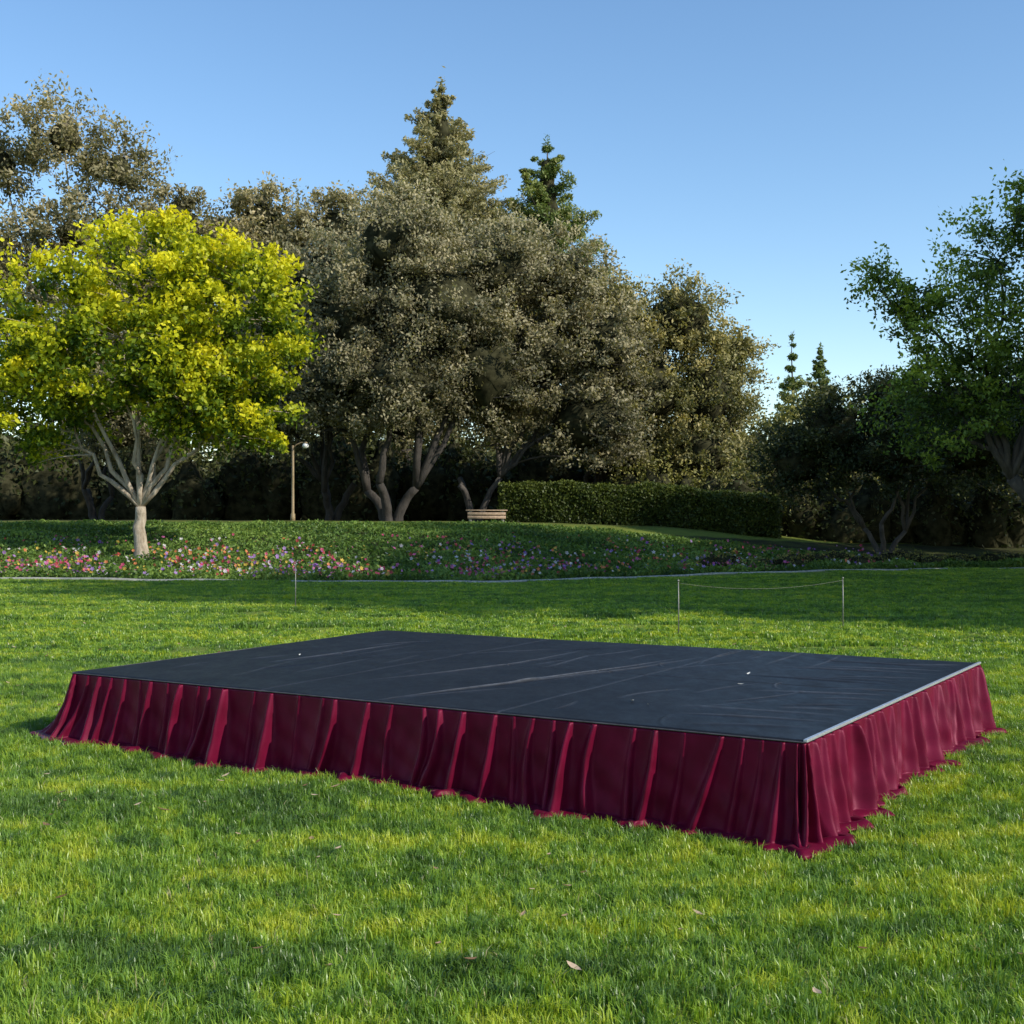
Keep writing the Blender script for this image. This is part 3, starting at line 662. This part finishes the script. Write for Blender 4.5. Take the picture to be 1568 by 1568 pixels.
# ------------------------------------------------------------ flower bed
def bed():
    r = np.random.default_rng(9); n = 130000
    x = r.uniform(-24, 18, n); t = r.uniform(0, 1, n)**1.1
    y = edge_y(x)+.3+t*np.interp(x, [-24, 0, 10, 18], [11, 11, 6, 3])
    hh = .10+.10*(np.sin(x*2.1+y*1.3)*np.sin(y*2.4-x)+.6*np.sin(x*5+1)*np.sin(y*4.3))+.05
    z = gz(x, y)+r.uniform(0, 1, n)*np.clip(hh, .03, .4)*(1.3-t*.8)
    P = np.stack([x, y, z], 1); V = leaf_quads(P, .12, r, .5, np.array([[0, 0, .5]]))
    v = np.clip(.4+r.normal(0, .18, n)+.25*np.sin(x*.9+y)*np.sin(y*.8), 0, 1)
    me = mesh_np('flower_bed_leaves', V, np.arange(len(V)).reshape(-1, 4), [M_bed], {'v': np.repeat(v, 4)})
    e = empty('flower_bed'); obj('leaves', me, e)
    m, nt, p, out = newmat('petals'); a = N(nt, 'ShaderNodeAttribute', attribute_name='pc'); nt.links.new(a.outputs['Color'], p.inputs['Base Color']); p.inputs['Roughness'].default_value = .6
    n = 4200
    x = r.uniform(-20, 13, n); t = r.beta(1.1, 2.1, n); y = edge_y(x)+.35+t*7.5
    pal = np.array([(.42, .03, .11), (.48, .10, .26), (.24, .08, .34), (.55, .36, .04), (.55, .5, .5), (.34, .02, .03), (.34, .18, .44), (.55, .17, .05)])
    k = r.integers(0, 8, n); drift = ((np.sin(x*.55)+np.sin(y*1.1+x*.2))*2+4).astype(int) % 8
    k = np.where(r.uniform(size=n) < .45, drift, k); c = pal[k]*r.uniform(.7, 1.1, (n, 1)); keep = (r.uniform(size=n) < .25+.75*(np.sin(x*1.3+y*.7)*np.sin(x*.47) > -.2))
    keep &= r.uniform(size=n) < np.interp(x, [-20, 4, 12], [1, .8, .35])
    x, y, c = x[keep], y[keep], c[keep]; n = len(x)
    z = gz(x, y)+r.uniform(.10, .30, n)
    s = r.uniform(.026, .062, n)
    th0 = r.uniform(0, 6.28, n); nrm = unit(n, r)*.6+np.array([.2, -.5, .7]); nrm /= np.linalg.norm(nrm, axis=1)[:, None]
    a_ = np.cross(nrm, [0, 0.1, 1.]); a_ /= np.linalg.norm(a_, axis=1)[:, None]; b_ = np.cross(nrm, a_)
    P = np.stack([x, y, z], 1); Q = []
    for q in range(5):
        th = th0+q*1.2566
        f = lambda t_, rr, up: P+(np.cos(t_)[:, None]*a_+np.sin(t_)[:, None]*b_)*(s*rr)[:, None]+nrm*(s*up)[:, None]
        Q.append(np.stack([P, f(th-.5, .75, .25), f(th, 1.1, .3), f(th+.5, .75, .25)], 1))
    V = np.stack(Q, 1).reshape(-1, 3); cc = np.repeat(np.hstack([c, np.ones((n, 1))]), 20, axis=0)
    me = mesh_np('blossoms', V, np.arange(len(V)).reshape(-1, 4), [m], {'pc': cc}); obj('blossoms', me, e)
bed()
M_conc = plain('concrete', (.36, .34, .29), .85, 0, .25, 12)
ex = np.arange(-40, 30, .4); ey = edge_y(ex); ey = np.convolve(np.pad(ey, 6, 'edge'), np.ones(13)/13, 'valid'); ez = gz(ex, ey)
prof = np.array([(-.07, -.1), (-.07, .03), (-.05, .045), (.05, .045), (.07, .03), (.07, -.1)])
V = np.stack([np.repeat(ex[:, None], 6, 1), ey[:, None]+prof[None, :, 0], ez[:, None]+prof[None, :, 1]], -1).reshape(-1, 3)
obj('bed_edging', mesh_np('bed_edging', V, grid_faces(len(ex), 6), [M_conc]))

# ------------------------------------------------------------ fallen leaves
M_dry = leafmat('dry_leaf', [(0, (.16, .08, .035)), (.5, (.36, .22, .12)), (1, (.65, .48, .34))], .2)
def litter(name, P, sz, seed, lift=0):
    r = np.random.default_rng(seed); Vs = []; Fs = []; vs = []; k = 0
    for p in P:
        an = r.uniform(0, 6.28); s = sz*r.uniform(.6, 1.3); w_ = s*.5; tilt = r.uniform(-.9, .9)
        prof = [(-1, 0), (-.5, .6), (0, .9), (.55, .6), (1, 0)]
        c, si = math.cos(an), math.sin(an)
        loc = [(a*s, 0, .25*s*(a*a)) for a, _ in prof]+[(a*s, b*w_, .25*s*(a*a)+.35*w_*b) for a, b in prof[1:4]]+[(a*s, -b*w_, .25*s*(a*a)+.3*w_*b) for a, b in prof[1:4]]
        for (x, y, z) in loc: Vs.append((p[0]+x*c-y*si, p[1]+x*si+y*c, p[2]+z+x*math.sin(tilt)*.4+abs(math.sin(tilt))*s*.4))
        for f in [(0, 1, 5), (1, 2, 6, 5), (2, 3, 7, 6), (3, 4, 7), (0, 8, 1), (1, 8, 9, 2), (2, 9, 10, 3), (3, 10, 4)]: Fs.append([k+i for i in f])
        vs += [r.uniform()]*11; k += 11
    me = bpy.data.meshes.new(name); me.from_pydata(Vs, [], Fs); me.materials.append(M_dry)
    a = me.attributes.new('v', 'FLOAT', 'POINT'); a.data.foreach_set('value', np.array(vs, dtype=np.float32)); return obj(name, me)
r = np.random.default_rng(91)
P = []
while len(P) < 260:
    y = r.uniform(4, 22); x = r.uniform(-.46*y-.5, .46*y+.5)
    if not in_stage(np.array([x]), np.array([y]), -.45)[0]: P.append((x, y, float(gz(x, y))+.046))
litter('fallen_leaves', P, .029, 92)
litter('leaf_litter', [(1.51, 8.33, HT+.01), (.8, 7.4, HT+.01), (.98, 8.0, HT+.01), (1.66, 8.85, HT+.01), (-1.7, 10.1, HT+.01), (.72, 7.55, HT+.01)], .022, 93).data.materials[0] = plain('pale_leaf', (.6, .57, .5), .8)

# ------------------------------------------------------------ rope stakes
M_stake = plain('stake_metal', (.24, .23, .20), .5, .5)
M_rope = plain('rope_fibre', (.16, .15, .12), .9)
stk = [(-3.78, 22.0), (2.27, 17.2), (4.75, 18.1)]
for (x, y) in stk:
    g = float(gz(x, y)); bb = Build(); bb.tube([(0, 0, -.1), (0.004, 0, .35), (0, 0, .74)], [.008, .008, .007], 8)
    bb.tube([(0, 0, .735), (.0, 0, .76)], [.014, .012], 8); bb.tube([(0, 0, .70), (0.0, .028, .715), (0, .03, .74)], [.004, .004, .004], 6)
    obj('rope_stake', bb.mesh('rope_stake', [M_stake]), None, (x, y, g))
bb = Build()
for (p, q, sag, fx) in [(stk[1], stk[2], .10, 1)]:
    t = np.linspace(0, 1, 24); x = p[0]+(q[0]-p[0])*t; y = p[1]+(q[1]-p[1])*t
    z0 = float(gz(*p))+.715; z1 = float(gz(*q))+.715
    bb.tube(np.stack([x, y, z0+(z1-z0)*t-4*sag*t*(1-t)], 1), np.full(24, .0025), 6)
obj('rope', bb.mesh('rope', [M_rope]))

# ------------------------------------------------------------ park bench (backless, planked)
M_wood = plain('bench_wood', (.36, .25, .16), .7, 0, .3, 14)
e = empty('park_bench', (-.95, 47.0, float(gz(-.95, 47)))); e.rotation_euler = (0, 0, .05)
bb = Build()
for k in range(4): bb.box((0, -.19+k*.125, .43), (1.55, .11, .045), 0, .008)
obj('seat', bb.mesh('seat', [M_wood]), e)
bb = Build()
for k in range(2): bb.box((0, -.21, .17+k*.13), (1.42, .03, .11), 0, .008)
obj('apron', bb.mesh('apron', [M_wood]), e)
bb = Build()
for sx in (-.6, .6): bb.box((sx, 0, .2), (.10, .36, .40), 0, .015)
obj('legs', bb.mesh('legs', [M_conc]), e)

# ------------------------------------------------------------ lamp
M_post = plain('lamp_post_paint', (.26, .19, .10), .6)
M_globe, nt_, p_, o_ = newmat('white_globe'); p_.inputs['Roughness'].default_value = .25
nn_ = noise(nt_, 8, 3, pos(nt_)); nt_.links.new(ramp(nt_, nn_, [(.3, (.72, .72, .7)), (.7, (.85, .85, .83))]), p_.inputs['Base Color'])
e = empty('street_lamp', (-8.0, 46, float(gz(-8.0, 46))))
bb = Build(); bb.tube([(0, 0, -.1), (0, 0, .25), (0, 0, .27), (0, 0, 1.5), (0, 0, 2.75)], [.09, .085, .055, .05, .042], 10)
bb.tube([(0, 0, 2.6), (.12, 0, 2.78), (.32, 0, 2.86), (.46, 0, 2.83)], [.025, .025, .022, .022], 8)
obj('post', bb.mesh('post', [M_post]), e)
th = np.linspace(0, np.pi, 9); bb = Build(); bb.tube([(.46, 0, 2.74-.11*math.cos(a)) for a in th], [max(.01, .12*math.sin(a)) for a in th], 14)
obj('globe', bb.mesh('globe', [M_globe]), e)
bb = Build(); bb.tube([(.46, 0, 2.82), (.46, 0, 2.86), (.46, 0, 2.9)], [.09, .07, .02], 12); obj('cap', bb.mesh('cap', [M_post]), e)
print('LEAVES', NL[0])
